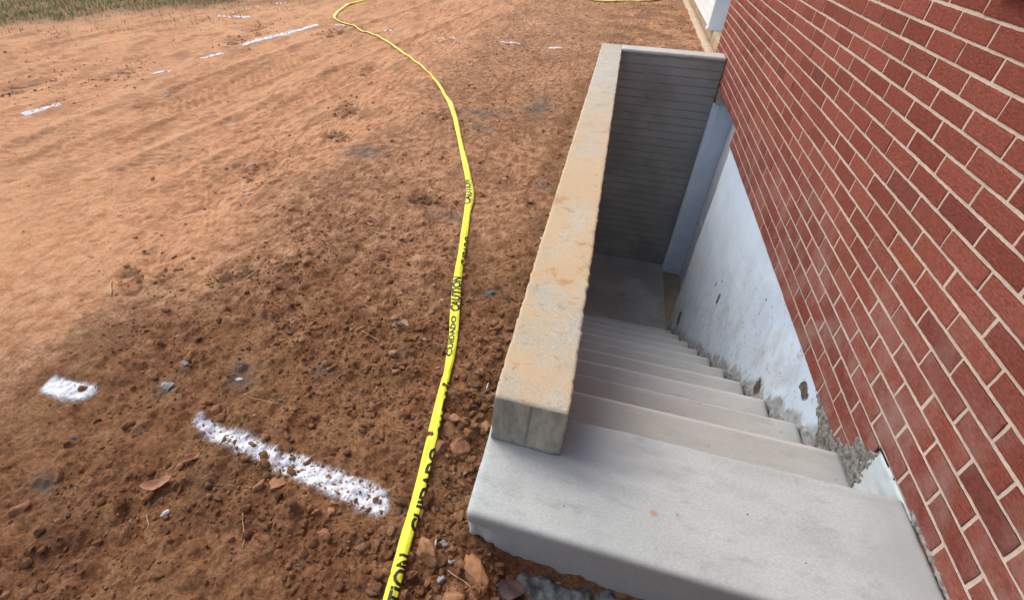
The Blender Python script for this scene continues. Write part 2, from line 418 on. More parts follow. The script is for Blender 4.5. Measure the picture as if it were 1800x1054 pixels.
def chalk():
    m = M('white_marking_paint', .9, .15)
    _, a, _, _ = m.attr('cover')
    n = m.noise(55, 5, .75); n2 = m.noise(200, 4, .7)
    t = m.math('ADD', a, m.math('MULTIPLY', m.math('SUBTRACT', n, .5), .8))
    t = m.math('ADD', t, m.math('MULTIPLY', m.math('SUBTRACT', n2, .5), 1.0))
    al = m.mr(t, .18, .95)
    m.col(m.mix(m.mr(t, .4, .9), (.70, .66, .64), (.88, .88, .88)))
    m.l(al, m.b.inputs['Alpha'])
    m.bump(m.noise(90, 5, .75), .006, .9)
    return m.m
MAT_CHALK = chalk()
def grass_mat():
    m = M('grass_blades', .8, .2)
    _, r, g, _ = m.attr('tint')
    c = m.mix(r, (.17, .24, .06), (.32, .34, .12)); c = m.mix(m.mr(g, .55, .8), c, (.48, .36, .18)); m.col(c); return m.m
MAT_GRASS = grass_mat()

# ================================================================== GROUND
def dent(x, y, cx, cy, rx, ry, ang=0):
    c, s = math.cos(ang), math.sin(ang); u = (x-cx)*c+(y-cy)*s; v = -(x-cx)*s+(y-cy)*c
    return np.exp(-((u/rx)**2+(v/ry)**2))
DENTS = [(-2.978, 1.84, .10, .20, .2), (-2.807, 1.30, .12, .10, 0), (-2.974, .673, .09, .20, .3), (-2.83, -.375, .06, .17, 1.0),
         (-2.87, -.50, .05, .12, 1.0), (-5.8, 1.37, .14, .3, .2), (-5.4, 1.99, .1, .25, .2), (-2.45, -.31, .12, .09, .5),
         (-2.5, .26, .05, .05, 0), (-1.9, .62, .08, .08, 0), (-1.218, -1.304, .035, .03, 0), (-3.3, 2.9, .08, .2, .3), (-2.2, 1.95, .1, .12, 0),
         (-4.4, 4.3, .12, .3, .1), (-5.2, 3.6, .12, .4, .1), (-5.4, 4.2, .1, .35, .1)]
def zones(x, y):
    wob = .35*fbm(x*.9, y*.9, 0, 3, 21)
    w2 = .55*fbm(x*2.1, y*1.3, 0, 4, 22)
    dry = .50*sst(-2.35, -3.2, x+wob)+.50*sst(-1.0, .35, y-.55*(x+2)+wob+.8*w2)
    dry = np.clip(dry+.22*w2*sst(-1.2, 0, y), 0, 1)
    dry = dry*(1-.45*sst(-1.45, -1.2, x)*sst(3.8, 3.2, y)*sst(-.3, .3, w2+.1))
    loose = np.clip(1-.9*sst(-2.2, -3.0, x+wob)-.45*sst(-.4, 1.2, y+w2), 0, 1)
    rough = loose*(0.45+.55*sst(1.0, -.6, y))
    rough = np.maximum(rough, .75*sst(3.6, 4.1, y)*sst(-1.3, -.9, x+wob*.5))
    return dry, np.clip(rough, 0.04, 1)
TRD = np.array([.10, .995]); TRD /= np.linalg.norm(TRD)
def track(x, y, cx, half):
    """tyre print running roughly along the house"""
    u = (x-cx)-(y-2.5)*.10+.04*np.sin(y*.7)
    m = sst(half, half*.8, np.abs(u))
    lug = np.sin((y*1.0+np.abs(u)*1.1)*2*np.pi/.085)
    edge = np.exp(-((np.abs(u)-half)/.035)**2)
    return m, lug, edge
def H(x, y, fine=True):
    x = np.asarray(x, float); y = np.asarray(y, float)
    x, y = np.broadcast_arrays(x, y)
    dry, R = zones(x, y)
    h = -.125+.014*fbm(x*.7, y*.7, 0, 3, 1)+.026*R*fbm(x*2.6, y*2.6, 0, 3, 4)+.014*R*np.abs(fbm(x*7, y*7, 0, 3, 9))
    for sc, amp, th, sd in ((9, .020, .62, 31), (19, .014, .42, 33), (41, .0075, .30, 35), (85, .004, .25, 37)):
        wx = x+.25/sc*fbm(x*sc*.8, y*sc*.8, 0, 2, sd+60); wy = y+.25/sc*fbm(x*sc*.8+9, y*sc*.8, 0, 2, sd+61)
        d, v = cell(wx*sc, wy*sc, sd)
        h = h+R*amp*sst(th, 1, v)*np.clip(1-(d/.5)**2, 0, 1)**.6*1.1
    h = h+.0035*fbm(x*24, y*24, 0, 3, 12)*(.35+R)+.0022*fbm(x*70, y*70, 0, 2, 14)
    h = h+.010*sst(-.6, .4, y)*(fbm(x*9, y*6, 0, 4, 24)*.6-np.abs(fbm(x*4.5, y*3.6, 0, 4, 26))*.9)*sst(-5.5, -2.6, x)
    te = fbm(x*5+.3, y*3.6, 0, 5, 29)*2.2; q = te-np.floor(te); h = h+(.35+.65*dry)*sst(-1.0, .3, y)*.008*sst(0, .16, q)*sst(1, .5, q)
    # flaky crust of the dry part
    cr = fbm(x*6, y*3.2, 0, 4, 17); h = h+dry*.005*sst(.0, .12, cr)-dry*.006*sst(.35, .5, fbm(x*4, y*2.5, 0, 4, 19))
    sk = fbm((x+.10*y)*5.5, y*.45, 0, 4, 28); h = h+.012*sk*sst(-2.2, -2.8, x)*sst(-.8, .6, y)
    for cx, half in ((-4.25, .30), (-6.6, .28), (-3.4, .22)):
        m, lug, edge = track(x, y, cx, half)
        k = m*dry*sst(-.5, 1.0, y)*(.45 if cx == -3.4 else 1)
        h = h-.012*k+.011*lug*k*sst(-.35, .15, fbm(x*1.3, y*1.3, 0, 2, 23))+.012*edge*dry*sst(0, 1, y)
    for cx, cy, rx, ry, a in DENTS:
        e = dent(x, y, cx, cy, rx, ry, a); e = sst(.25, .6, e+.2*fbm(x*12, y*10, 0, 3, 27)); h = h-.016*e+.012*e*fbm(x*22, y*22, 0, 3, 27)
    # soil level against the concrete
    near = sst(-1.32, -1.16, x)*sst(-1.9, -1.2, y)*sst(3.6, 3.2, y)
    h = h-.018*near
    fr = sst(-1.10, -.95, x)*sst(-1.1, -1.2, y); h = h*(1-fr)+fr*(-.205+.6*(h+.125))
    return h
def steps(a, b, s0, g=1.0):
    o = [a]; s = s0
    while o[-1] < b: o.append(o[-1]+s); s *= g
    return o
xs = [-v for v in steps(1.10, 3.0, .0072)]
xs = [-v for v in steps(-xs[-1], 16, .0075, 1.010)][::-1][:-1]+xs[::-1]+steps(-1.0935, -.6, .009)+steps(-.58, .9, .03)
ys = [-v for v in steps(1.62, 6, .03, 1.15)][::-1][:-1]+steps(-1.6, .9, .0078)
ys = ys+steps(ys[-1]+.008, 10.5, .0085, 1.0075)+steps(11.2, 60, .8, 1.25)
xs = [-60, -40, -28, -20]+sorted(xs); xs = np.array(xs); ys = np.array(ys)
X, Y = np.meshgrid(xs, ys, indexing='ij')
Z = H(X, Y)
dry, R = zones(X, Y)
GREYS = [(-2.495, 1.112, .16, .10), (-1.849, 1.787, .10, .07), (-2.065, -.814, .05, .04), (-2.276, -.954, .05, .035), (-1.317, -.092, .04, .03),
         (-1.254, 1.033, .05, .05), (-1.66, .498, .10, .05), (-2.04, -.86, .06, .04), (-2.6, -1.05, .05, .04), (-1.80, -.72, .04, .03),
         (-2.35, -1.36, .05, .03), (-1.55, -.56, .03, .03), (-1.95, 2.1, .18, .12), (-1.5, 2.4, .12, .3)]
gm = np.zeros(X.shape); wx = .02*fbm(X*20, Y*20, 0, 3, 41)
for cx, cy, rx, ry in GREYS: gm = np.maximum(gm, np.exp(-(((X-cx+wx)/rx)**2+((Y-cy+wx)/ry)**2)))
dk = np.zeros(X.shape)
dn = sst(-.15, .25, fbm(X*9, Y*7, 0, 4, 48))
for cx, cy, rx, ry, a in DENTS: dk = np.maximum(dk, .9*sst(.3, .6, dent(X+.05*wx, Y, cx, cy, rx, ry, a)+.25*fbm(X*12, Y*8, 0, 3, 49))*dn)
dk = np.maximum(dk, .30*sst(.2, .3, fbm((X+.1*Y)*6, Y*2.4, 0, 5, 50))*sst(-.5, .5, Y))
dk = np.maximum(dk, .5*sst(.15, .55, fbm(X*1.8, Y*1.8, 0, 4, 43))*(1-dry)*sst(.6, -.4, Y))
dk = np.maximum(dk, .55*sst(-1.9, -.9, X)*sst(3.5, 4.5, Y)*sst(-.2, .3, fbm(X*2.5, Y*2.5, 0, 3, 45)))
dk = np.maximum(dk, .6*sst(-1.28, -1.15, X)*sst(3.7, 3.2, Y)*sst(-.2, .3, fbm(X*4, Y*4, 0, 3, 46)))
gr_edge = lambda x, y: (x+8.35)*.80+(3.1-y)*.45+.35*fbm(x*.9, y*.9, 0, 3, 47)     # < 0 : grass side
gs = sst(.9, -.2, gr_edge(X, Y))*sst(2.0, 3.0, Y)
dk = np.maximum(dk, gs*.55); gm = np.maximum(gm, gs*.3)
A = np.stack([dry, gm, dk, np.ones_like(dry)], -1).reshape(-1, 4)
F = grid_faces(len(xs), len(ys))
cx = (X[:-1, :-1]+X[1:, 1:])/2; cy = (Y[:-1, :-1]+Y[1:, 1:])/2
bad = ((cx > -1.112) & (cy > -1.128) & (cy < 3.55)) | ((cx > .10) & (cy < 11)) | ((cx > .04) & (cy < 4.0) & (cy > -6))
F = F[~bad.ravel()]
ground = link('ground', mesh_np('ground', np.stack([X, Y, Z], -1).reshape(-1, 3), F, {'soil': A}), MAT_SOIL, smooth=True)
tag(ground, kind='structure')
def h1(x, y): return float(H(np.array([x]), np.array([y]))[0])

# ---------------------------------------------------------------- clods, stones
def ico(sub):
    bm = bmesh.new(); bmesh.ops.create_icosphere(bm, subdivisions=sub, radius=1)
    bm.verts.ensure_lookup_table()
    V = np.array([v.co[:] for v in bm.verts]); F = np.array([[v.index for v in f.verts] for f in bm.faces]); bm.free(); return V, F
ICO = {k: ico(k) for k in (1, 2, 3, 4)}
def rock(sub, seed, sx=1, sy=1, sz=.7, flat=.5, amp=.3, fr=1.3):
    V, F = ICO[sub]; V = V.copy(); r = np.random.default_rng(seed)
    for _ in range(13 if sub > 2 else 6):                                   # broken faces
        n = r.normal(size=3); n /= np.linalg.norm(n); d = 1-flat*r.random()
        k = V@n-d*(.62 if sub < 3 else 1); V = V-np.clip(k, 0, None)[:, None]*n
    o = r.random()*50
    s = 1+amp*fbm(V[:, 0]*fr+o, V[:, 1]*fr, V[:, 2]*fr, 3, seed % 90)
    if sub >= 3: s = s+.10*fbm(V[:, 0]*3.5+o, V[:, 1]*3.5, V[:, 2]*3.5, 4, seed % 80, .6)
    V = V*s[:, None]*np.array([sx, sy, sz]); return V, F
def scatter(name, N, dens, smin, smax, tint, sub, seed, box, sink=.3, pw=2.2):
    r = np.random.default_rng(seed); protos = [rock(sub, seed*31+i) for i in range(14)]
    px = r.uniform(box[0], box[1], N*14); py = r.uniform(box[2], box[3], N*14)
    k = r.random(len(px)) < dens(px, py); px, py = px[k][:N], py[k][:N]
    s = smin+(smax-smin)*r.random(len(px))**pw; z = H(px, py)+s*(.55-sink)
    Vs, Fs, As, off = [], [], [], 0
    dz, RR = zones(px, py)
    for i in range(len(px)):
        V, F = protos[r.integers(14)]
        a = r.random()*6.283; c_, s_ = math.cos(a), math.sin(a)
        q = V*s[i]*np.array([1, r.uniform(.6, 1), r.uniform(.7, 1.1)])
        q = np.stack([q[:, 0]*c_-q[:, 1]*s_, q[:, 0]*s_+q[:, 1]*c_, q[:, 2]], 1)+np.array([px[i], py[i], z[i]])
        Vs.append(q); Fs.append(F+off); off += len(V)
        t = np.clip(dz[i]+r.normal()*.22+tint, 0, 1); As.append(np.tile([t, 0 if r.random() > .03 else 1, max(0, r.normal()*.35), 1], (len(V), 1)))
    me = mesh_np(name, np.concatenate(Vs), np.concatenate(Fs), {'soil': np.concatenate(As)})
    return link(name, me, MAT_SOIL)
okz = lambda x, y: ~((x > -1.135) & (y > -1.155) & (y < 3.6)) & (x < .02)
def d1(x, y): _, R = zones(x, y); return np.where(okz(x, y), R**1.5*sst(1.6, -.3, y)*(.25+.75*sst(-.3, .4, fbm(x*2.2, y*2.2, 0, 3, 51)))*(.5+.5*sst(-2.6, -1.5, x)), 0)
def d2(x, y): _, R = zones(x, y); return np.where(okz(x, y), R*(.2+.8*sst(-.2, .4, fbm(x*3, y*3, 0, 3, 52))), 0)
tag(scatter('soil_clods', 9000, d1, .002, .009, .10, 1, 3, (-3.2, -.6, -1.9, 1.6)), kind='stuff')
tag(scatter('soil_clods', 1500, d1, .006, .024, .12, 2, 5, (-3.0, -.8, -1.9, 1.2), .32, 3.2), kind='stuff')
tag(scatter('soil_clods', 1800, d2, .005, .022, .06, 1, 6, (-3.2, .0, .6, 8.5), .4, 2.5), kind='stuff')
tag(scatter('soil_clods', 1500, lambda x, y: np.where(okz(x, y), .95*sst(-1.45, -1.2, x)+.10, 0)*sst(.0, -.8, y), .006, .024, .12, 2, 8, (-1.6, -.7, -1.9, .3), .28, 2.2), kind='stuff')

dsp = lambda x, y: np.where(okz(x, y), np.clip(.12+.9*sst(.0, .4, fbm(x*1.1, y*.8, 0, 4, 53)), 0, 1)*sst(-8.5, -6, x)*sst(-1.2, -.2, y), 0)
tag(scatter('soil_clods', 2600, dsp, .004, .022, -.25, 1, 15, (-7.5, -1.3, -.8, 7.5), .62, 3.0), kind='stuff')
def dsq(x, y):
    o = 0*x
    for cx, cy, rx, ry, a in DENTS: o = np.maximum(o, dent(x, y, cx, cy, rx*1.3, ry*1.3, a)**.7)
    return np.where(okz(x, y), o, 0)
tag(scatter('soil_clods', 900, dsq, .004, .020, -.45, 1, 16, (-6.2, -1.3, -.8, 5), .45, 2.0), kind='stuff')
def stone(name, x, y, r, sz, mat, label, cat, seed, ang=0., el=.75, sub=4, sink=.42, flat=.62, group=None, amp=.16, tilt=0):
    V, F = rock(sub, seed, 1, el, sz, flat, amp)
    V = V*r
    if tilt: c, s = math.cos(tilt), math.sin(tilt); V = np.stack([V[:, 0]*c-V[:, 2]*s, V[:, 1], V[:, 0]*s+V[:, 2]*c], 1)
    c, s = math.cos(ang), math.sin(ang)
    V = np.stack([V[:, 0]*c-V[:, 1]*s, V[:, 0]*s+V[:, 1]*c, V[:, 2]], 1)
    z = h1(x, y)+r*sz*(1-2*sink)
    me = mesh_np(name, V, F); o = link(name, me, mat, smooth=True); o.location = (x, y, z)
    return tag(o, label, cat, group)
ST = [ # name x y r sz mat label cat seed ang el
 ('stone', -2.276, -.954, .028, .6, MAT_GREYST, 'rounded grey stone lying between the short round white paint spot and the near paint dash', 'stone', 11, .3, .65),
 ('stone', -2.269, -.864, .017, .6, MAT_GREYST, 'small grey stone just beyond the rounded grey stone left of the near paint dash', 'stone', 12, 0, .7),
 ('stone', -2.05, -.863, .016, .6, MAT_PALEST, 'small pale stone in the grey gravelly smear beyond the near paint dash', 'stone', 13, .5, .6),
 ('stone', -2.085, -.80, .013, .6, MAT_BLUEST, 'small dark grey stone at the far edge of the grey gravelly smear', 'stone', 14, .5, .6),
 ('stone', -1.485, -.479, .017, .7, MAT_GREYST, 'round grey pebble left of the yellow tape beside the curled pale leaf', 'stone', 15, 0, .9),
 ('stone', -2.41, -1.206, .013, .7, MAT_BLUEST, 'small blue-grey stone in the lower left soil below the round paint spot', 'stone', 16, .7, .7),
 ('stone', -1.944, -1.332, .014, .7, MAT_PALEST, 'small whitish angular stone in the brown soil near the bottom edge left of the tape', 'stone', 17, 1.0, .6),
 ('stone', -2.868, .351, .016, .6, MAT_PALEST, 'tiny pale pebble alone on the smooth orange dirt beyond the dark clumps', 'stone', 18, 0, .7),
 ('stone', -1.185, -1.175, .017, .7, MAT_GREYST, 'grey stone between the tape and the front corner of the concrete landing', 'stone', 19, .4, .7),
 ('stone', -1.165, -1.262, .015, .7, MAT_GREYST, 'grey stone right of the tape near the bottom edge among orange clods', 'stone', 20, .9, .7),
 ('stone', -1.317, -.092, .018, .6, MAT_BLUEST, 'blue-grey stone midway between the tape and the parapet', 'stone', 21, .2, .7),
 ('stone', -1.16, .44, .018, .7, MAT_PALEST, 'small cream stone touching the outer side of the parapet', 'stone', 22, .2, .8),
 ('stone', -4.555, 1.629, .05, .35, MAT_GREYST, 'flat grey stone alone on the smooth orange dirt near the paint dashes', 'stone', 23, .6, .5),
 ('stone', -1.829, .258, .009, .7, MAT_PALEST, 'white chip left of the tape beyond the brown block-shaped clod', 'stone', 24, .6, .6),
 ('stone', -1.641, 1.058, .012, .7, MAT_PALEST, 'white chip just right of the middle bend of the tape', 'stone', 25, .6, .4),
 ('stone', -1.86, -.9, .010, .7, MAT_BLUEST, 'tiny dark stone just beyond the middle of the near paint dash', 'stone', 26, .6, .7),
 ('stone', -1.15, -1.21, .012, .7, MAT_PALEST, 'pale chip in the grey soil at the front corner of the concrete landing', 'stone', 27, .6, .7),
 ('soil_clod', -1.878, -.01, .036, .8, MAT_CLODR, 'brown block-shaped clod standing alone left of the tape', 'soil clod', 31, .5, .7),
 ('soil_clod', -1.222, -.885, .042, .65, MAT_CLODR, 'largest reddish clod between the tape and the end of the parapet', 'soil clod', 32, 1.9, .8),
 ('soil_clod', -1.287, -.912, .034, .6, MAT_CLODR, 'reddish clod touching the right edge of the tape beside the parapet end', 'soil clod', 33, .3, .8),
 ('soil_clod', -1.262, -1.075, .034, .65, MAT_CLODD, 'dark rounded clod right of the lettering on the near tape', 'soil clod', 34, .8, .75),
 ('soil_clod', -1.170, -.775, .026, .7, MAT_CLODO, 'pale orange clod leaning against the end of the parapet', 'soil clod', 35, 1.6, .6),
 ('soil_clod', -1.236, -.575, .020, .7, MAT_CLODO, 'small pale orange clod between tape and parapet beyond the concrete landing', 'soil clod', 36, .2, .85),
 ('soil_clod', -1.085, -1.222, .052, .45, MAT_CLODO, 'broad flat orange clod under the front corner of the concrete landing', 'soil clod', 37, 2.3, .75),
 ('soil_clod', -1.000, -1.300, .045, .5, MAT_CLODO, 'flat orange clod below the dark leaf by the landing', 'soil clod', 38, .4, .8),
 ('soil_clod', -1.118, -1.305, .040, .6, MAT_CLODO, 'orange clod at the bottom edge between tape and landing', 'soil clod', 39, 1.2, .8),
 ('soil_clod', -1.215, -1.215, .044, .6, MAT_CLODO, 'wedge-shaped orange clod touching the right edge of the near tape', 'soil clod', 40, 2.6, .6),
 ('soil_clod', -1.352, -.655, .038, .45, MAT_CLODR, 'flat reddish clod tucked beside the left edge of the tape', 'soil clod', 41, 1.6, .6),
 ('soil_clod', -1.165, -1.095, .022, .7, MAT_CLODR, 'small red clod against the left side of the concrete landing', 'soil clod', 42, 0, .8),
 ('soil_clod', -2.353, -1.432, .034, .55, MAT_CLODO, 'yellowish flat clod at the lower left edge of the picture', 'soil clod', 43, .5, .6),
 ('soil_clod', -2.047, -.985, .026, .6, MAT_CLODO, 'small orange clod just beyond the left end of the near paint dash', 'soil clod', 44, .3, .8),
 ('soil_clod', -1.706, -1.165, .034, .6, MAT_CLODO, 'pale orange clod on the near side of the gap in the near paint line', 'soil clod', 45, 1.3, .8),
 ('soil_clod', -1.745, -1.185, .022, .7, MAT_CLODO, 'smaller orange clod stuck to the left of the pale clod by the paint gap', 'soil clod', 46, 1.3, .8),
 ('soil_clod', -1.554, -1.207, .018, .7, MAT_CLODR, 'small smooth pinkish clod below the bright near paint dash', 'soil clod', 47, 1.0, .55),
 ('soil_clod', -1.512, -1.246, .024, .7, MAT_CLODR, 'reddish clod just below the small smooth pinkish clod', 'soil clod', 48, .0, .8),
 ('soil_clod', -1.225, -1.39, .045, .6, MAT_CLODO, 'orange clod at the bottom edge under the near end of the tape', 'soil clod', 49, .0, .8),
 ('soil_clod', -2.20, -.33, .04, .5, MAT_CLODR, 'lumpy reddish clod in the dark clump left of the block-shaped clod', 'soil clod', 50, .7, .7),
 ('soil_clod', -1.53, -.66, .020, .7, MAT_CLODR, 'small reddish clod left of the tape beyond the dark hollow', 'soil clod', 51, .7, .8),
]
for a in ST: stone(*a)

# ---------------------------------------------------------------- leaves and straws
def leaf(x, y, L, Wd, ang, mat, label, seed, curl=.012, lift=.008):
    nu, nv = 15, 9; u = np.linspace(-1, 1, nu)[:, None]; v = np.linspace(-1, 1, nv)[None, :]
    w = np.clip(1-np.abs(u)**2.2, 0, 1)**.7*(1+.18*fbm(u*2.3, v*0+seed, 0, 2, seed))
    px = u*L/2+0*v; py = v*w*Wd/2+.12*Wd*np.sin(u*2+seed); pz = curl*(v*w)**2+.006*np.sin(u*3+seed)+.003*fbm(u*4, v*3, seed, 2, 5)+curl*.7*u**2
    c, s = math.cos(ang), math.sin(ang)
    V = np.stack([px*c-py*s, px*s+py*c, pz], -1).reshape(-1, 3)
    F = grid_faces(nu, nv); n = len(V)
    V2 = np.concatenate([V, V-np.array([0, 0, .0006])]); F2 = np.concatenate([F, F[:, ::-1]+n])
    o = link('fallen_leaf', mesh_np('fallen_leaf', V2, F2), mat, smooth=True); o.location = (x, y, h1(x, y)+lift)
    return tag(o, label, 'leaf')
leaf(-2.0, -1.177, .075, .022, 1.15, MAT_LEAFT, 'narrow reddish-tan dry leaf below the left end of the near paint dash', 3)
leaf(-2.03, -1.268, .085, .035, .55, MAT_LEAFT, 'broad reddish-tan dry leaf just below the narrow dry leaf', 5)
leaf(-1.603, -.422, .055, .024, -.2, MAT_LEAFP, 'curled pale dry leaf beside the round grey pebble left of the tape', 7, .02, .012)
leaf(-.985, -1.222, .062, .060, 1.2, MAT_LEAFD, 'dark purple-brown leaf leaning on the front of the concrete landing', 9, .006, .035)
leaf(-1.16, -.93, .05, .012, .5, MAT_LEAFT, 'thin curled tan leaf lying against the landing near the parapet end', 13, .01, .012)
def straw(x, y, L, ang, mat, label, r=.0016, bend=.02, name='straw'):
    n = 12; t = np.linspace(-.5, .5, n); px = t*L; py = bend*np.sin(t*3.1); c, s = math.cos(ang), math.sin(ang)
    wx = x+px*c-py*s; wy = y+px*s+py*c; wz = H(wx, wy)*.4+.6*np.max(H(wx, wy))+r*1.5
    V = []; k = 6
    for i in range(n):
        for j in range(k):
            a = j*2*math.pi/k; rr = r*(1-.5*abs(t[i]))
            V.append((wx[i]-x+rr*math.cos(a)*-s, wy[i]-y+rr*math.cos(a)*c, wz[i]+rr*math.sin(a)))
    F = [[i*k+j, i*k+(j+1) % k, (i+1)*k+(j+1) % k, (i+1)*k+j] for i in range(n-1) for j in range(k)]
    o = link(name, mesh_np(name, V, F), mat, smooth=True); o.location = (x, y, 0)
    return tag(o, label, 'straw')
straw(-2.894, -.58, .10, 1.9, MAT_STRAW, 'pale straw piece standing out at the edge of the smooth orange dirt', .004)
straw(-2.38, -.315, .09, .9, MAT_STRAW, 'thin pale twig beyond the dark clumps in the middle ground', .003)
straw(-1.72, -1.3, .10, 1.75, MAT_STRAW, 'long thin dry root lying on brown soil below the gap in the paint line', .0012)
straw(-1.98, -1.36, .04, 1.9, MAT_STRAW, 'short curled dry root left of the whitish stone by the bottom edge', .0012, .01)
straw(-1.93, -.92, .10, 2.5, MAT_STRAW, 'thin curved root running from the grey gravelly smear towards the tape', .0012, .03)
straw(-1.42, -.90, .05, 2.7, MAT_STRAW, 'fine pale root tip just left of the tape beyond the near paint line', .001, .01)
straw(-1.70, -.52, .08, 2.6, MAT_STRAW, 'thin pale root left of the round grey pebble', .0012, .01)
straw(-1.12, -1.245, .07, -.6, MAT_STRAW, 'short dry stalk across the orange clods at the landing corner', .0014, .01)
straw(-1.205, -1.185, .028, 1.7, MAT_PALEST, 'short pale wood splinter right of the near tape', .003, .0)
straw(-1.20, -.62, .03, 1.6, MAT_PALEST, 'small pale splinter between tape and parapet', .0025, .0)

# ---------------------------------------------------------------- sprayed paint marks
def mark(segs, w, label, dens=1.0, step=.005, group=None):
    P = np.array(segs, float).reshape(-1, 2, 2)
    lo = P.reshape(-1, 2).min(0)-w*1.8; hi = P.reshape(-1, 2).max(0)+w*1.8
    gx = np.arange(lo[0], hi[0], step); gy = np.arange(lo[1], hi[1], step)
    X, Y = np.meshgrid(gx, gy, indexing='ij'); D = np.full(X.shape, 9.)
    for a, b in P:
        d = b-a; t = np.clip(((X-a[0])*d[0]+(Y-a[1])*d[1])/(d@d), 0, 1)
        D = np.minimum(D, np.hypot(X-a[0]-t*d[0], Y-a[1]-t*d[1]))
    D = D+.012*fbm(X*14, Y*14, 0, 3, 71)
    cov = (np.clip(1.1*(1-D/w), 0, 1)+.20*np.exp(-(D/w)**2*1.4))*dens
    c0 = (lo+hi)/2; Z = H(X, Y)+.0015
    V = np.stack([X-c0[0], Y-c0[1], Z], -1).reshape(-1, 3)
    F = grid_faces(len(gx), len(gy)); keep = (cov.ravel()[F].max(1) > .03); F = F[keep]
    used = np.unique(F); mp = np.full(len(V), -1); mp[used] = np.arange(len(used))
    a = np.clip(cov, 0, 1).ravel()[used]
    me = mesh_np('paint_mark', V[used], mp[F], {'cover': np.stack([a, a, a, a*0+1], 1)})
    o = link('paint_mark', me, MAT_CHALK, smooth=True); o.location = (c0[0], c0[1], 0)
    return tag(o, label, 'paint mark', group or 'white sprayed layout marks on the dirt')
mark([(-2.655, -1.068), (-2.535, -1.058)], .052, 'short oval white paint spot at the left, nearest row', 1.15, .004)
mark([(-2.04, -1.055), (-1.90, -1.068), (-1.90, -1.068), (-1.77, -1.088)], .047, 'ragged thinner white paint dash, nearest row, left of the gap', .88, .003)
mark([(-1.72, -1.092), (-1.40, -1.125)], .052, 'bright wide white paint dash, nearest row, ending at the tape', 1.1, .003)
mark([(-5.167, .90), (-5.13, 1.10)], .055, 'single white paint dash nearest the left edge of the picture', 1.35)
mark([(-5.11, 2.10), (-5.06, 2.25)], .050, 'short faint white dash, second from the left in the row of dashes', .8)
mark([(-5.06, 2.74), (-4.97, 2.89)], .055, 'short white dash right before the long white line', 1.35)
mark([(-4.995, 3.33), (-4.94, 3.80), (-4.945, 3.80), (-4.81, 4.60)], .060, 'long white paint line, longest of all the marks', 1.35)
mark([(-6.34, 4.66), (-5.91, 4.69)], .065, 'white line forming the near arm of the open angle mark far off', 1.3)
mark([(-6.31, 4.82), (-6.22, 5.55)], .045, 'faint white line forming the long arm of the open angle mark far off', .62)
mark([(-6.165, 5.82), (-6.13, 5.97)], .06, 'small white dash at the top edge beyond the angle mark', 1.4)
mark([(-4.61, 4.714), (-4.45, 4.718)], .045, 'small white dash under the sharp corner of the tape', .9)
mark([(-3.88, 4.69), (-3.75, 4.715)], .045, 'small white dash right of the sharp corner of the tape', .85)
mark([(-3.16, 4.60), (-3.06, 4.61), (-3.0, 4.61), (-2.91, 4.62)], .035, 'broken white double dot mark in the far row', .8)
mark([(-2.33, 4.635), (-2.12, 4.665)], .045, 'thin white dash in the far row left of the parapet corner')
mark([(-1.72, 4.56), (-1.60, 4.65)], .05, 'white dash nearest the far corner of the parapet', .9)

# ---------------------------------------------------------------- grass
def grass():
    r = np.random.default_rng(4); N = 45000
    x = r.uniform(-13, -5.6, N*3); y = r.uniform(2.6, 11, N*3)
    e = gr_edge(x, y); k = r.random(len(x)) < np.where(e < 0, 1, .16*np.clip(1-e/1.6, 0, 1)); x, y, e = x[k][:N], y[k][:N], e[k][:N]
    h = r.uniform(.025, .075, len(x)); a = r.random(len(x))*6.28; w = r.uniform(.003, .006, len(x)); z = H(x, y)-.004
    lx, ly = np.cos(a)*h*r.uniform(.2, 1.0, len(x)), np.sin(a)*h*.6
    b = np.stack([x, y, z], 1); px = np.stack([-np.sin(a)*w, np.cos(a)*w, 0*w], 1)
    mid = b+np.stack([lx*.35, ly*.35, h*.6], 1); tip = b+np.stack([lx, ly, h], 1)
    V = np.stack([b-px, b+px, mid+px*.7, mid-px*.7, tip], 1).reshape(-1, 3); i = np.arange(len(x))[:, None]*5
    F = np.concatenate([i+[[0, 1, 2]], i+[[0, 2, 3]], i+[[3, 2, 4]]])
    t = np.clip(r.normal(.4, .3, len(x)), 0, 1); g = np.clip(r.random(len(x))*.75+.35*np.clip(e+.35, 0, 1.2), 0, 1)
    at = np.repeat(np.stack([t, g, t*0, t*0+1], 1), 5, 0)
    tag(link('grass', mesh_np('grass', V, F, {'tint': at}), MAT_GRASS), kind='stuff')
grass()

# ================================================================== CONCRETE STAIRS
PIT_X0, PIT_X1, Y0, RUN, RISE = -.92, .0, -.76, .28, .19
stairs = empty('concrete_stairs', (-.46, -1.14, -.14), 'new grey concrete stairs descending from the landing between the parapet and the house', 'stairs')
def slab_shift(V):
    # broken lower corner at the front left
    k = sst(-1.02, -1.13, V[:, 0])*sst(-1.10, -1.14, V[:, 1])*sst(-.03, -.08, V[:, 2])
    V[:, 1] += k*.012*(1+fbm(V[:, 0]*40, V[:, 1]*40, V[:, 2]*40, 3, 61)); V[:, 0] += k*.012*(1+fbm(V[:, 0]*30, V[:, 1]*50, V[:, 2]*50, 3, 62))
    nl = sst(-.79, -.765, V[:, 1])*(V[:, 2] > -.02)
    V[:, 2] += .0035*nl*np.exp(-((V[:, 1]+.772)/.012)**2)
    return V
rough_box('landing', (-1.135, -1.142, -.30), (.0, -.76, 0), MAT_SLAB, stairs, .012, .0012, .011, .006, 5, slab_shift, 14)
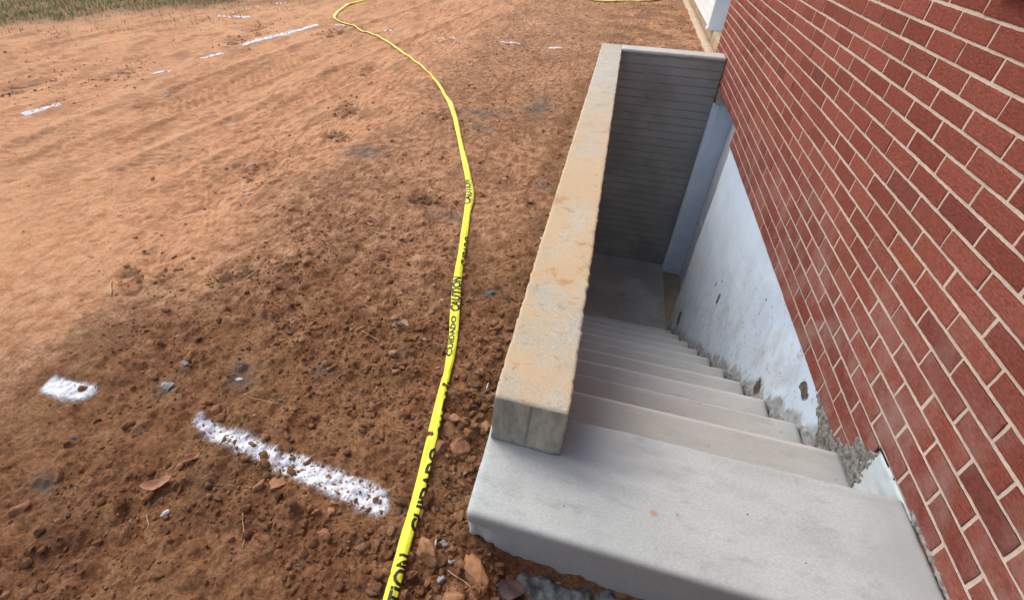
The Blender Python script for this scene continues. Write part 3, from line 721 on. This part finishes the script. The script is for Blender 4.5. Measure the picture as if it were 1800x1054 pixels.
for k in range(1, 11):
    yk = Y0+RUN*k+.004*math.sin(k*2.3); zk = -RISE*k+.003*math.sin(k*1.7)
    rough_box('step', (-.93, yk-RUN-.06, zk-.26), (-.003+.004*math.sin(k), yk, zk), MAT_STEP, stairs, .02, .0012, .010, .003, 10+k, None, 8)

# rough cement left at the foot of the landing
def cement_ridge(name, pts, w, hgt, mat, parent, seed, n=200, m=14):
    P = np.array(pts, float); L = np.concatenate([[0], np.cumsum(np.linalg.norm(np.diff(P, axis=0), axis=1))])
    t = np.linspace(0, L[-1], n); Q = np.stack([np.interp(t, L, P[:, i]) for i in range(3)], 1)
    T = np.gradient(Q, axis=0); T /= np.linalg.norm(T, axis=1)[:, None]; N = np.stack([T[:, 1], -T[:, 0], 0*T[:, 0]], 1); N /= np.linalg.norm(N, axis=1)[:, None]+1e-9
    v = np.linspace(-1, 1, m); V = Q[:, None]+N[:, None]*(v*w)[None, :, None]*(1+.35*vnoise(t*9, 0*t, 0, seed))[:, None, None]
    hh = hgt*np.clip(1-v[None]**2, 0, 1)*(1+.9*fbm(t[:, None]*14, v[None]*1.5, 0, 4, seed))
    V[..., 2] += hh+.004*fbm(V[..., 0]*60, V[..., 1]*60, V[..., 2]*60, 3, seed+3)
    return link(name, mesh_np(name, V.reshape(-1, 3), grid_faces(n, m)), mat, parent)
cement_ridge('cement_spill', [(-1.00, -1.150, -.205), (-.90, -1.165, -.196), (-.6, -1.18, -.196), (.0, -1.19, -.196)], .060, .020, MAT_CEML, stairs, 3, 420, 26)

# ---------------------------------------------------------------- retaining wall
rw = empty('retaining_wall', (-1.02, -.9, -.1), 'low concrete retaining wall with rust-stained cap around the open side of the stairwell', 'retaining wall')
def cap_shift(V):
    far = sst(-.9, 3.5, V[:, 1])
    V[:, 0] += far*.018*np.clip((-.92-V[:, 0])/.2, 0, 1)
    e = np.exp(-((V[:, 2]-.192)/.02)**2)                         # jagged arrises
    j = .0045*fbm(V[:, 1]*30, V[:, 2]*20, 0, 4, 77, .7)
    V[:, 0] += e*j*np.where(V[:, 0] > -1.02, 1, -.8)*sst(.05, .09, np.abs(V[:, 0]+1.02))
    b = (V[:, 2] < .03)*(V[:, 1] < -.89); V[:, 1] += b*.006*fbm(V[:, 0]*30, V[:, 2]*30, 0, 3, 78)
    return V
rough_box('parapet', (-1.127, -.905, .0), (-.92, 3.57, .192), MAT_CAP, rw, .009, .0014, .003, .0045, 21, cap_shift, 40)
boxes('side_wall', [((-1.12, -.757, -2.3), (-.923, 3.569, -.001))], MAT_CEM, rw)
def bw_shift(V):
    k = (V[:, 2] > .15)*(V[:, 1] < 3.46); V[:, 1] += k*-.004*np.abs(fbm(V[:, 0]*14, V[:, 2]*10, 0, 3, 80)); return V
rough_box('end_wall_cap', (-.921, 3.392, .165), (-.003, 3.566, .196), concrete_mat('pale_end_cap', (.56, .54, .49), (.62, .60, .55), (.48, .46, .42), .6), rw, .02, .002, .006, .005, 31, bw_shift, 14)
boxes('end_wall', [((-.92, 3.40, -2.3), (-.004, 3.56, .166))], MAT_BLOCK, rw)
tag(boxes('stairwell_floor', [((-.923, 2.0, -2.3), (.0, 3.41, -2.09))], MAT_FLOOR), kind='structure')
# floor drain
dr = empty('floor_drain', (-.45, 2.70, -2.09), 'small round drain in the dark floor of the stairwell', 'drain')
bm = bmesh.new(); bmesh.ops.create_cone(bm, cap_ends=True, segments=40, radius1=.055, radius2=.052, depth=.006)
bmesh.ops.translate(bm, verts=bm.verts, vec=(-.45, 2.70, -2.086)); me = bpy.data.meshes.new('drain_rim'); bm.to_mesh(me); bm.free()
link('drain_rim', me, MAT_FLOOR, dr)
boxes('drain_grate', [((-.49+.016*i, 2.665, -2.0829), (-.483+.016*i, 2.735, -2.081)) for i in range(6)], MAT_BLUEST, dr)

# ================================================================== HOUSE
house = empty('brick_house', (.05, .5, -.2), 'red brick house wall with cream mortar joints above the stairwell, white parged foundation below', 'house')
CH, HB = .0667, .1016
def excl(y0, y1, z0, z1):
    """remaining [y0,y1] pieces of a brick after the openings"""
    out = [(y0, y1)]
    for (a, b, c, d) in ((2.30, 3.32, -.3, -.060), (-1.30, .055, 1.13, 2.3), (-.80, -.585, -.3, .01), (-.9, -.50, -.3, -.12)):
        if z1 > c+.01 and z0 < d-.01:
            n = []
            for p, q in out:
                if q <= a or p >= b: n.append((p, q)); continue
                if p < a-.01: n.append((p, a))
                if q > b+.01: n.append((b, q))
            out = n
    return out
Vs, Fs, As, off = [], [], [], 0
r = np.random.default_rng(12)
for row in range(-25, 20):                     # row k spans z (17-k-1)*CH .. (17-k)*CH
    zt = (17-row)*CH; zb = zt-CH
    js = [j for j in range(-34, 41) if (j % 2 == 0) == (row % 2 == 1)]
    for j in js:
        ya, yb = j*HB, min((j+2)*HB, 4.064)
        if yb-ya < .02: continue
        jit = r.normal(size=4)*.0008; mj = .0048+r.random()*.0012
        for (p, q) in excl(ya+mj+jit[0], yb-mj+jit[1], zb, zt):
            fine = q < 2.6 and zt < 1.3
            nu, nv = (19, 6) if fine else (5, 3)
            u = np.concatenate([[0, .0022/(q-p)], np.linspace(.008/(q-p), 1-.008/(q-p), nu-4), [1-.0022/(q-p), 1]]) if fine else np.array([0, .012, .5, .988, 1]); v = np.array([0, .04, .14, .5, .86, .96, 1]) if fine else np.array([0, .05, .95, 1])
            nv = len(v)
            U, Vv = np.meshgrid(u, v, indexing='ij')
            z0, z1 = zb+.0050+jit[2]*.6, zt-.0050+jit[3]*.6
            Yg = p+(q-p)*U; Zg = z0+(z1-z0)*Vv
            eu = np.minimum(U, 1-U)*(q-p); ev = np.minimum(Vv, 1-Vv)*(z1-z0); ed = np.minimum(eu, ev)
            Yg = Yg+.0018*vnoise(Yg*75, Zg*75, row*3.3)*(eu < .003); Zg = Zg+.0014*vnoise(Yg*60+7, Zg*42, row*1.3)*(ev < .003)
            off_x = float(np.clip(r.normal()*.0007-.0004, -.002, .0006)); tl = float(np.clip(r.normal()*.0009, -.0015, .0015))
            Xg = off_x+tl*(U-.5)+.0009*fbm(Yg*50, Zg*110, row*.7, 2, 15)+.0016*(ed < .0006)
            Xg = np.clip(Xg, None, .0020)
            lp = np.concatenate([np.arange(nu)*nv, (nu-1)*nv+np.arange(1, nv), (np.arange(nu-2, -1, -1))*nv+nv-1, np.arange(nv-2, 0, -1)])
            P = np.stack([Xg, Yg, Zg], -1).reshape(-1, 3)
            back = P[lp].copy(); back[:, 0] = .012
            F = grid_faces(nu, nv)[:, ::-1]; n0 = nu*nv; m = len(lp)
            i = np.arange(m); side = np.stack([lp[i], lp[(i+1) % m], n0+(i+1) % m, n0+i], 1)
            Vs.append(P); Vs.append(back); Fs.append(F+off); Fs.append(side[:, ::-1]+off)
            t = [r.random(), r.random(), r.random(), 1]; As.append(np.tile(t, (n0+m, 1))); off += n0+m
me = mesh_np('wall', np.concatenate(Vs), np.concatenate(Fs), {'tint': np.concatenate(As)})
me.materials.append(MAT_BRICK); me.materials.append(MAT_MORTAR)
# mortar bed + body of the same wall
bm = bmesh.new(); bm.from_mesh(me); nb = len(bm.faces)
XM = .0024
for a, b in (((XM, -3.5, -.197), (.1, -.80, 1.132)), ((XM, -.80, -.0), (.1, -.585, 1.132)), ((XM, -.585, -.13), (.1, -.50, 1.132)),
             ((XM, -.50, -.197), (.1, 2.302, 1.132)), ((XM, 2.302, -.062), (.1, 3.318, 1.132)), ((XM, 3.318, -.197), (.1, 4.062, 1.132)),
             ((XM, -3.5, 1.132), (.1, -1.302, 3.0)), ((XM, .057, 1.132), (.1, 4.062, 3.0)), ((XM, -1.302, 2.3), (.1, .057, 3.0))):
    box_bm(bm, a, b)
bm.faces.ensure_lookup_table()
for f in bm.faces[nb:]: f.material_index = 1
bm.to_mesh(me); bm.free()
o = bpy.data.objects.new('wall', me); C.objects.link(o); o.parent = house; me.transform(Matrix.Translation(-house.location))
# foundation wall below, parged white
def parge(y0, y1, z0, z1, x, step=.02):
    gy = np.linspace(y0, y1, int((y1-y0)/step)+2); gz = np.linspace(z0, z1, int((z1-z0)/step)+2)
    Yg, Zg = np.meshgrid(gy, gz, indexing='ij'); Xg = x+.006*fbm(Yg*2.2, Zg*2.2, 0, 4, 91)
    Xg = np.minimum(Xg, .0025+x); edge = (Yg > y1-.012); Xg = Xg+edge*.006
    V = np.stack([Xg, Yg, Zg], -1).reshape(-1, 3); F = grid_faces(len(gy), len(gz))[:, ::-1]
    ring = []; n = len(gy)
    V2 = V.reshape(n, len(gz), 3); jamb = np.stack([V2[-1], V2[-1]+np.array([.24, 0, 0])]).reshape(-1, 3)
    Fj = grid_faces(2, len(gz), len(V))[:, ::-1]
    return mesh_np('foundation_wall', np.concatenate([V, jamb]), np.concatenate([F, Fj]))
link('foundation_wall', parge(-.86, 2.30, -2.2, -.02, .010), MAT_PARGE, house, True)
boxes('foundation_core', [((.016, -3.5, -2.3), (.22, 2.285, -.20)), ((.105, -3.5, -.198), (.22, 4.0, 3.0))], MAT_CEM, house)
# rough mortar where bricks are broken off, and cement smeared at the end of each step
def lump_patch(name, poly, x, th, mat, seed, step=.006, rag=.012, parent=house):
    P = np.array(poly, float); lo, hi = P.min(0)-.02, P.max(0)+.02
    gy = np.arange(lo[0], hi[0], step); gz = np.arange(lo[1], hi[1], step); Yg, Zg = np.meshgrid(gy, gz, indexing='ij')
    wy = Yg+rag*fbm(Yg*28, Zg*28, 0, 3, seed); wz = Zg+rag*fbm(Yg*28+5, Zg*28, 0, 3, seed+1)
    ins = np.zeros(Yg.shape, bool); n = len(P)
    for i in range(n):
        a, b = P[i], P[(i+1) % n]
        c = ((a[1] > wz) != (b[1] > wz)) & (wy < (b[0]-a[0])*(wz-a[1])/(b[1]-a[1]+1e-12)+a[0]); ins ^= c
    Xg = x-th*(.5+.6*fbm(Yg*22, Zg*22, 0, 4, seed+2))
    V = np.stack([np.where(ins, Xg, x+.004), Yg, Zg], -1).reshape(-1, 3); F = grid_faces(len(gy), len(gz))
    F = F[ins.ravel()[F].any(1)][:, ::-1]
    u = np.unique(F); mp = np.full(len(V), -1); mp[u] = np.arange(len(u))
    return link(name, mesh_np(name, V[u], mp[F]), mat, parent, False)
lump_patch('mortar_patch', [(-.62, -.15), (-.605, -.05), (-.595, -.03), (-.55, -.055), (-.50, -.075), (-.48, -.13), (-.50, -.13), (-.42, -.19), (-.28, -.205), (-.20, -.21), (-.31, -.25), (-.38, -.34), (-.52, -.30)], .0025, .009, MAT_CEMD, 5, .005, .018)
lump_patch('mortar_patch', [(-.82, -.006), (-.61, -.012), (-.59, -.06), (-.61, -.2), (-.82, -.2)], .0, .0035, MAT_PATCH, 9, .006, .004)
lump_patch('mortar_patch', [(-1.15, .0), (-.80, .0), (-.80, .016), (-.95, .012), (-1.15, .014)], .001, .008, MAT_CEMD, 13, .004, .008)
for k in range(1, 11):
    yk = Y0+RUN*k; zk = -RISE*k
    lump_patch('cement_smear', [(yk-RUN-.02, zk-.02), (yk+.01, zk-.03), (yk-.02, zk+.012), (yk-.10, zk+.02+.02*(k % 3)), (yk-.17, zk+.07+.04*(k % 2)), (yk-.23, zk+.04)], .012, .014, MAT_CEM, 20+k, .007, .014)
# basement doorway: casing, door, threshold
boxes('door_casing', [((-.004, 3.325, -2.13), (.055, 3.395, -.202)), ((.057, 3.345, -2.15), (.20, 3.395, -.202))], MAT_TRIM_OLD, house, .003)
boxes('door_head', [((.12, 2.302, -.12), (.20, 3.322, -.064))], MAT_TRIM_OLD, house, .003)
boxes('threshold', [((.003, 2.30, -2.3), (.25, 3.398, -2.165))], MAT_SILL, house, .004)
dob = boxes('door', [((.20, 2.302, -2.16), (.24, 3.344, -.122))], MAT_WHITE, house, .003)
for z0, z1 in ((-1.95, -1.35), (-1.2, -.3)):
    for y0, y1 in ((2.42, 2.77), (2.87, 3.22)): boxes('door_panel', [((.192, y0, z0), (.199, y1, z1))], MAT_WHITE, dob, .003)
bm = bmesh.new(); bmesh.ops.create_uvsphere(bm, u_segments=16, v_segments=10, radius=.03); bmesh.ops.translate(bm, verts=bm.verts, vec=(.165, 2.38, -1.2))
me = bpy.data.meshes.new('door_knob'); bm.to_mesh(me); bm.free(); link('door_knob', me, MAT_GREYST, dob, True)
# window above, with the brick sill whose underside shows in the top right corner
bl = [((-.035, -1.30+.0715*i+.002, 1.137), (.10, -1.30+.0715*(i+1)-.004, 1.20)) for i in range(19)]
boxes('window_sill', bl, MAT_BRICK, house, .003)
wf = boxes('window', [((.03, -1.298, 1.205), (.10, -1.24, 2.298)), ((.03, -.005, 1.205), (.10, .053, 2.298)), ((.03, -1.24, 2.24), (.10, -.005, 2.298)), ((.03, -1.24, 1.205), (.10, -.005, 1.245)), ((.035, -1.24, 1.72), (.09, -.005, 1.765))], MAT_WHITE, house, .003)
boxes('pane', [((.06, -1.24, 1.245), (.066, -.005, 2.24))], MAT_GLASS, wf)
boxes('eave', [((-.38, -3.6, 2.86), (.3, 4.1, 2.98))], MAT_WHITE, house, .01)

# ---------------------------------------------------------------- sided extension beyond the brick corner
ext = empty('sided_extension', (.3, 6.5, -.1), 'white clapboard extension on a tan concrete base beyond the brick corner', 'house')
rough_box('footing', (.04, 4.07, -.35), (.16, 14, -.085), MAT_TAN2, ext, .05, .004, .012, .01, 51)
rough_box('base_wall', (.15, 4.066, -.3), (.40, 14, .035), MAT_TAN, ext, .05, .003, .01, .006, 52)
bl = []
for i in range(26): bl.append((.045+.1*i))
bm = bmesh.new()
for z in bl:
    v = [bm.verts.new(c) for c in ((.102, 5.70, z), (.102, 14, z), (.122, 14, z+.1), (.122, 5.70, z+.1), (.13, 5.70, z), (.13, 14, z))]
    bm.faces.new((v[0], v[3], v[2], v[1])); bm.faces.new((v[0], v[1], v[5], v[4]))
me = bpy.data.meshes.new('siding'); bm.to_mesh(me); bm.free(); link('siding', me, MAT_WHITE, ext)
boxes('corner_board', [((.085, 5.60, .06), (.26, 5.70, 2.7))], MAT_WHITE, ext, .004)
boxes('corner_base', [((.070, 5.585, .03), (.275, 5.715, .059))], MAT_WHITE, ext, .004)
boxes('side_wall', [((.262, 5.61, .04), (3, 5.70, 2.7)), ((.132, 5.70, .04), (.3, 14, 2.7))], MAT_WHITE, ext)

# ================================================================== BARRIER TAPE
TAPE = [(-1.262, -1.47), (-1.265, -1.394), (-1.269, -1.33), (-1.276, -1.263), (-1.284, -1.181), (-1.29, -1.099), (-1.306, -.981), (-1.32, -.847), (-1.337, -.718), (-1.359, -.559), (-1.382, -.441), (-1.417, -.313), (-1.473, -.091), (-1.517, .129), (-1.558, .332), (-1.602, .533), (-1.637, .729), (-1.695, .901), (-1.802, 1.168), (-1.943, 1.527), (-2.087, 1.902), (-2.221, 2.209), (-2.442, 2.623), (-2.659, 2.964), (-2.922, 3.325), (-3.243, 3.704), (-3.607, 4.109), (-3.925, 4.405), (-4.294, 4.685), (-4.594, 4.871), (-4.80, 5.06), (-4.90, 5.30), (-5.06, 5.80), (-5.164, 6.213), (-5.089, 6.424), (-4.976, 6.723), (-4.818, 7.19), (-4.369, 7.984)]
TW = [(-1.5, .042), (-1.1, .040), (-.85, .040), (-.72, .036), (-.62, .030), (-.55, .038), (-.3, .047), (-.1, .042), (.35, .044), (.53, .042), (.75, .056), (1.1, .046), (1.5, .034), (1.9, .044), (2.25, .052), (2.65, .034), (3.3, .028), (4.4, .032), (5.2, .045), (6.2, .06), (7, .07), (9, .07)]
def ribbon(pts, name, parent, wfun, lift=.012):
    P = np.array(pts, float); d = np.concatenate([[0], np.cumsum(np.linalg.norm(np.diff(P, axis=0), axis=1))])
    n = int(d[-1]/.012); t = np.linspace(0, d[-1], n)
    Q = np.stack([np.interp(t, d, P[:, 0]), np.interp(t, d, P[:, 1])], 1)
    k = np.hanning(17); k /= k.sum()
    for a in (0, 1):
        e = np.pad(Q[:, a], 8, mode='reflect', reflect_type='odd'); Q[:, a] = np.convolve(e, k, 'valid')
    T = np.gradient(Q, axis=0); T /= np.linalg.norm(T, axis=1)[:, None]; N = np.stack([T[:, 1], -T[:, 0]], 1)   # to the right
    w = wfun(t, Q); zz = np.stack([H(Q[:, 0]+N[:, 0]*w*f, Q[:, 1]+N[:, 1]*w*f) for f in (-.4, 0, .4)]).max(0)
    e = np.pad(zz, 10, mode='edge'); zz = np.convolve(e, np.hanning(21)/np.hanning(21).sum(), 'valid')+lift
    zz = zz+.003*vnoise(t*6, 0*t, 0, 3)
    return t, Q, N, w, zz
def wf_main(t, Q): return np.interp(Q[:, 1], [a for a, _ in TW], [b for _, b in TW])*(.84+.22*vnoise(t*2.6, 0*t, 0, 5)*sst(.5, 1.0, t)+.05*vnoise(t*11, 0*t, 0, 6))
tt, tq, tn, tw, tz = ribbon(TAPE, 'ribbon', None, wf_main)
def tape_pt(s, v):
    """s along the tape, v metres from its right edge to the left; v<0 runs down the folded side"""
    s = np.asarray(s, float); v = np.asarray(v, float)
    g = lambda a: np.interp(s, tt, a)
    w = g(tw); q = np.stack([g(tq[:, 0]), g(tq[:, 1])], -1); n = np.stack([g(tn[:, 0]), g(tn[:, 1])], -1); z = g(tz)
    f = np.clip(v/w, 0, 1)
    roll = .35*np.sin(s*2.3+.6)+.3*vnoise(s*2.7, 0*s, 0, 7)
    lat = w*(.5-f); dz = .010*np.sin(f*np.pi)*(1+.5*np.sin(s*9))*.6+lat*np.sin(roll)*.35+.0022*vnoise(s*26, f*1.5, 0, 8)+.0030*np.abs(vnoise(s*40, f*3+s*9, 0, 9))-.003*np.exp(-((f-.55)/.12)**2)
    under = np.clip(-v, 0, None); dz = dz-under*.85; lat = lat-under*.35+.0015*(under > 0)
    return np.concatenate([q+n*lat[..., None], (z+dz)[..., None]], -1)
tape = empty('barrier_tape', (-1.5, 0, -.12), 'yellow plastic caution tape with black lettering lying across the dirt', 'barrier tape')
sv = np.concatenate([np.linspace(-.022, 0, 5)[:-1], np.linspace(0, 1, 11)])
SS, VV = np.meshgrid(tt, sv, indexing='ij')
wl = np.interp(SS, tt, tw); VV = np.where(VV > 0, VV*wl, VV)
P = tape_pt(SS, VV)
link('strip', mesh_np('strip', P.reshape(-1, 3), grid_faces(len(tt), len(sv))), MAT_TAPE, tape, True)
def word(txt, s0, length, v_top, height, vlo=-.02):
    """letters run along the tape, tops towards its left edge"""
    cu = bpy.data.curves.new('word', 'FONT'); cu.body = txt; cu.size = 1; cu.resolution_u = 3; cu.offset = .032
    ob = bpy.data.objects.new('word', cu); C.objects.link(ob)
    dg = bpy.context.evaluated_depsgraph_get(); me = bpy.data.meshes.new_from_object(ob.evaluated_get(dg))
    bpy.data.objects.remove(ob); bpy.data.curves.remove(cu)
    bm = bmesh.new(); bm.from_mesh(me)
    xs_ = [v.co.x for v in bm.verts]; ys_ = [v.co.y for v in bm.verts]; x0, x1, y0, y1 = min(xs_), max(xs_), min(ys_), max(ys_)
    for v in bm.verts:
        v.co.x = s0+(v.co.x-x0)/(x1-x0)*length; v.co.y = v_top-(1-(v.co.y-y0)/(y1-y0))*height; v.co.z = 0
    geo = lambda: bm.verts[:]+bm.edges[:]+bm.faces[:]
    for i in range(1, int(length/.012)): bmesh.ops.bisect_plane(bm, geom=geo(), plane_co=(s0+.012*i, 0, 0), plane_no=(1, 0, 0))
    for y in (0, .006, .012, .018, .024, .030, .036, .042): bmesh.ops.bisect_plane(bm, geom=geo(), plane_co=(0, y, 0), plane_no=(0, 1, 0))
    wm = float(np.interp(s0+length/2, tt, tw))-.001
    bmesh.ops.bisect_plane(bm, geom=geo(), plane_co=(0, vlo, 0), plane_no=(0, -1, 0), clear_outer=True)
    bmesh.ops.bisect_plane(bm, geom=geo(), plane_co=(0, wm, 0), plane_no=(0, 1, 0), clear_outer=True)
    if bm.verts:
        A_ = np.array([v.co[:] for v in bm.verts]); Q = tape_pt(A_[:, 0], A_[:, 1])
        out = np.where(A_[:, 1] < .0005, 1, 0)
        nn = np.stack([np.interp(A_[:, 0], tt, tn[:, 0]), np.interp(A_[:, 0], tt, tn[:, 1])], 1)
        Q[:, 2] += .0009; Q[:, :2] += nn*(out*.0009)[:, None]
        for v, q in zip(bm.verts, Q): v.co = q
    me2 = bpy.data.meshes.new('lettering'); bm.to_mesh(me2); bm.free(); bpy.data.meshes.remove(me)
    link('lettering', me2, MAT_INK, tape)
def s_at(y): return float(np.interp(y, tq[:400, 1], tt[:400]))
def wd(txt, ya, yb, vt, h): a, b = s_at(ya), s_at(yb); word(txt, a, b-a, vt, h)
wd('CAUTION', -1.46, -1.245, .023, .044)
wd('CUIDADO', -1.185, -.925, .0145, .044)
wd('CAUTION', -.885, -.675, .005, .044)
wd('CUIDADO', -.55, -.315, .034, .022)
wd('CAUTION', -.285, -.06, .040, .040)
wd('CUIDADO', .03, .29, .014, .044)
wd('CAUTION', .62, .90, .055, .040)
# the loose length of tape lying near the far corner of the house
TAPE2 = [(-2.3, 8.9), (-1.9, 8.5), (-1.44, 8.32), (-.957, 8.50), (-.6, 8.75), (-.2, 9.1)]
t2, q2, n2, w2, z2 = ribbon(TAPE2, 'r2', None, lambda t, Q: .10+.02*np.sin(t*7), .02)
V = np.stack([np.concatenate([q2+n2*(w2*f)[:, None], (z2+.015*math.cos(f*3))[:, None]], 1) for f in (-.5, -.25, 0, .25, .5)], 1)
t2o = link('barrier_tape', mesh_np('barrier_tape', V.reshape(-1, 3), grid_faces(len(t2), 5)), MAT_TAPE, None, True)
tag(t2o, 'short length of yellow tape at the top edge beyond the stairwell', 'barrier tape')
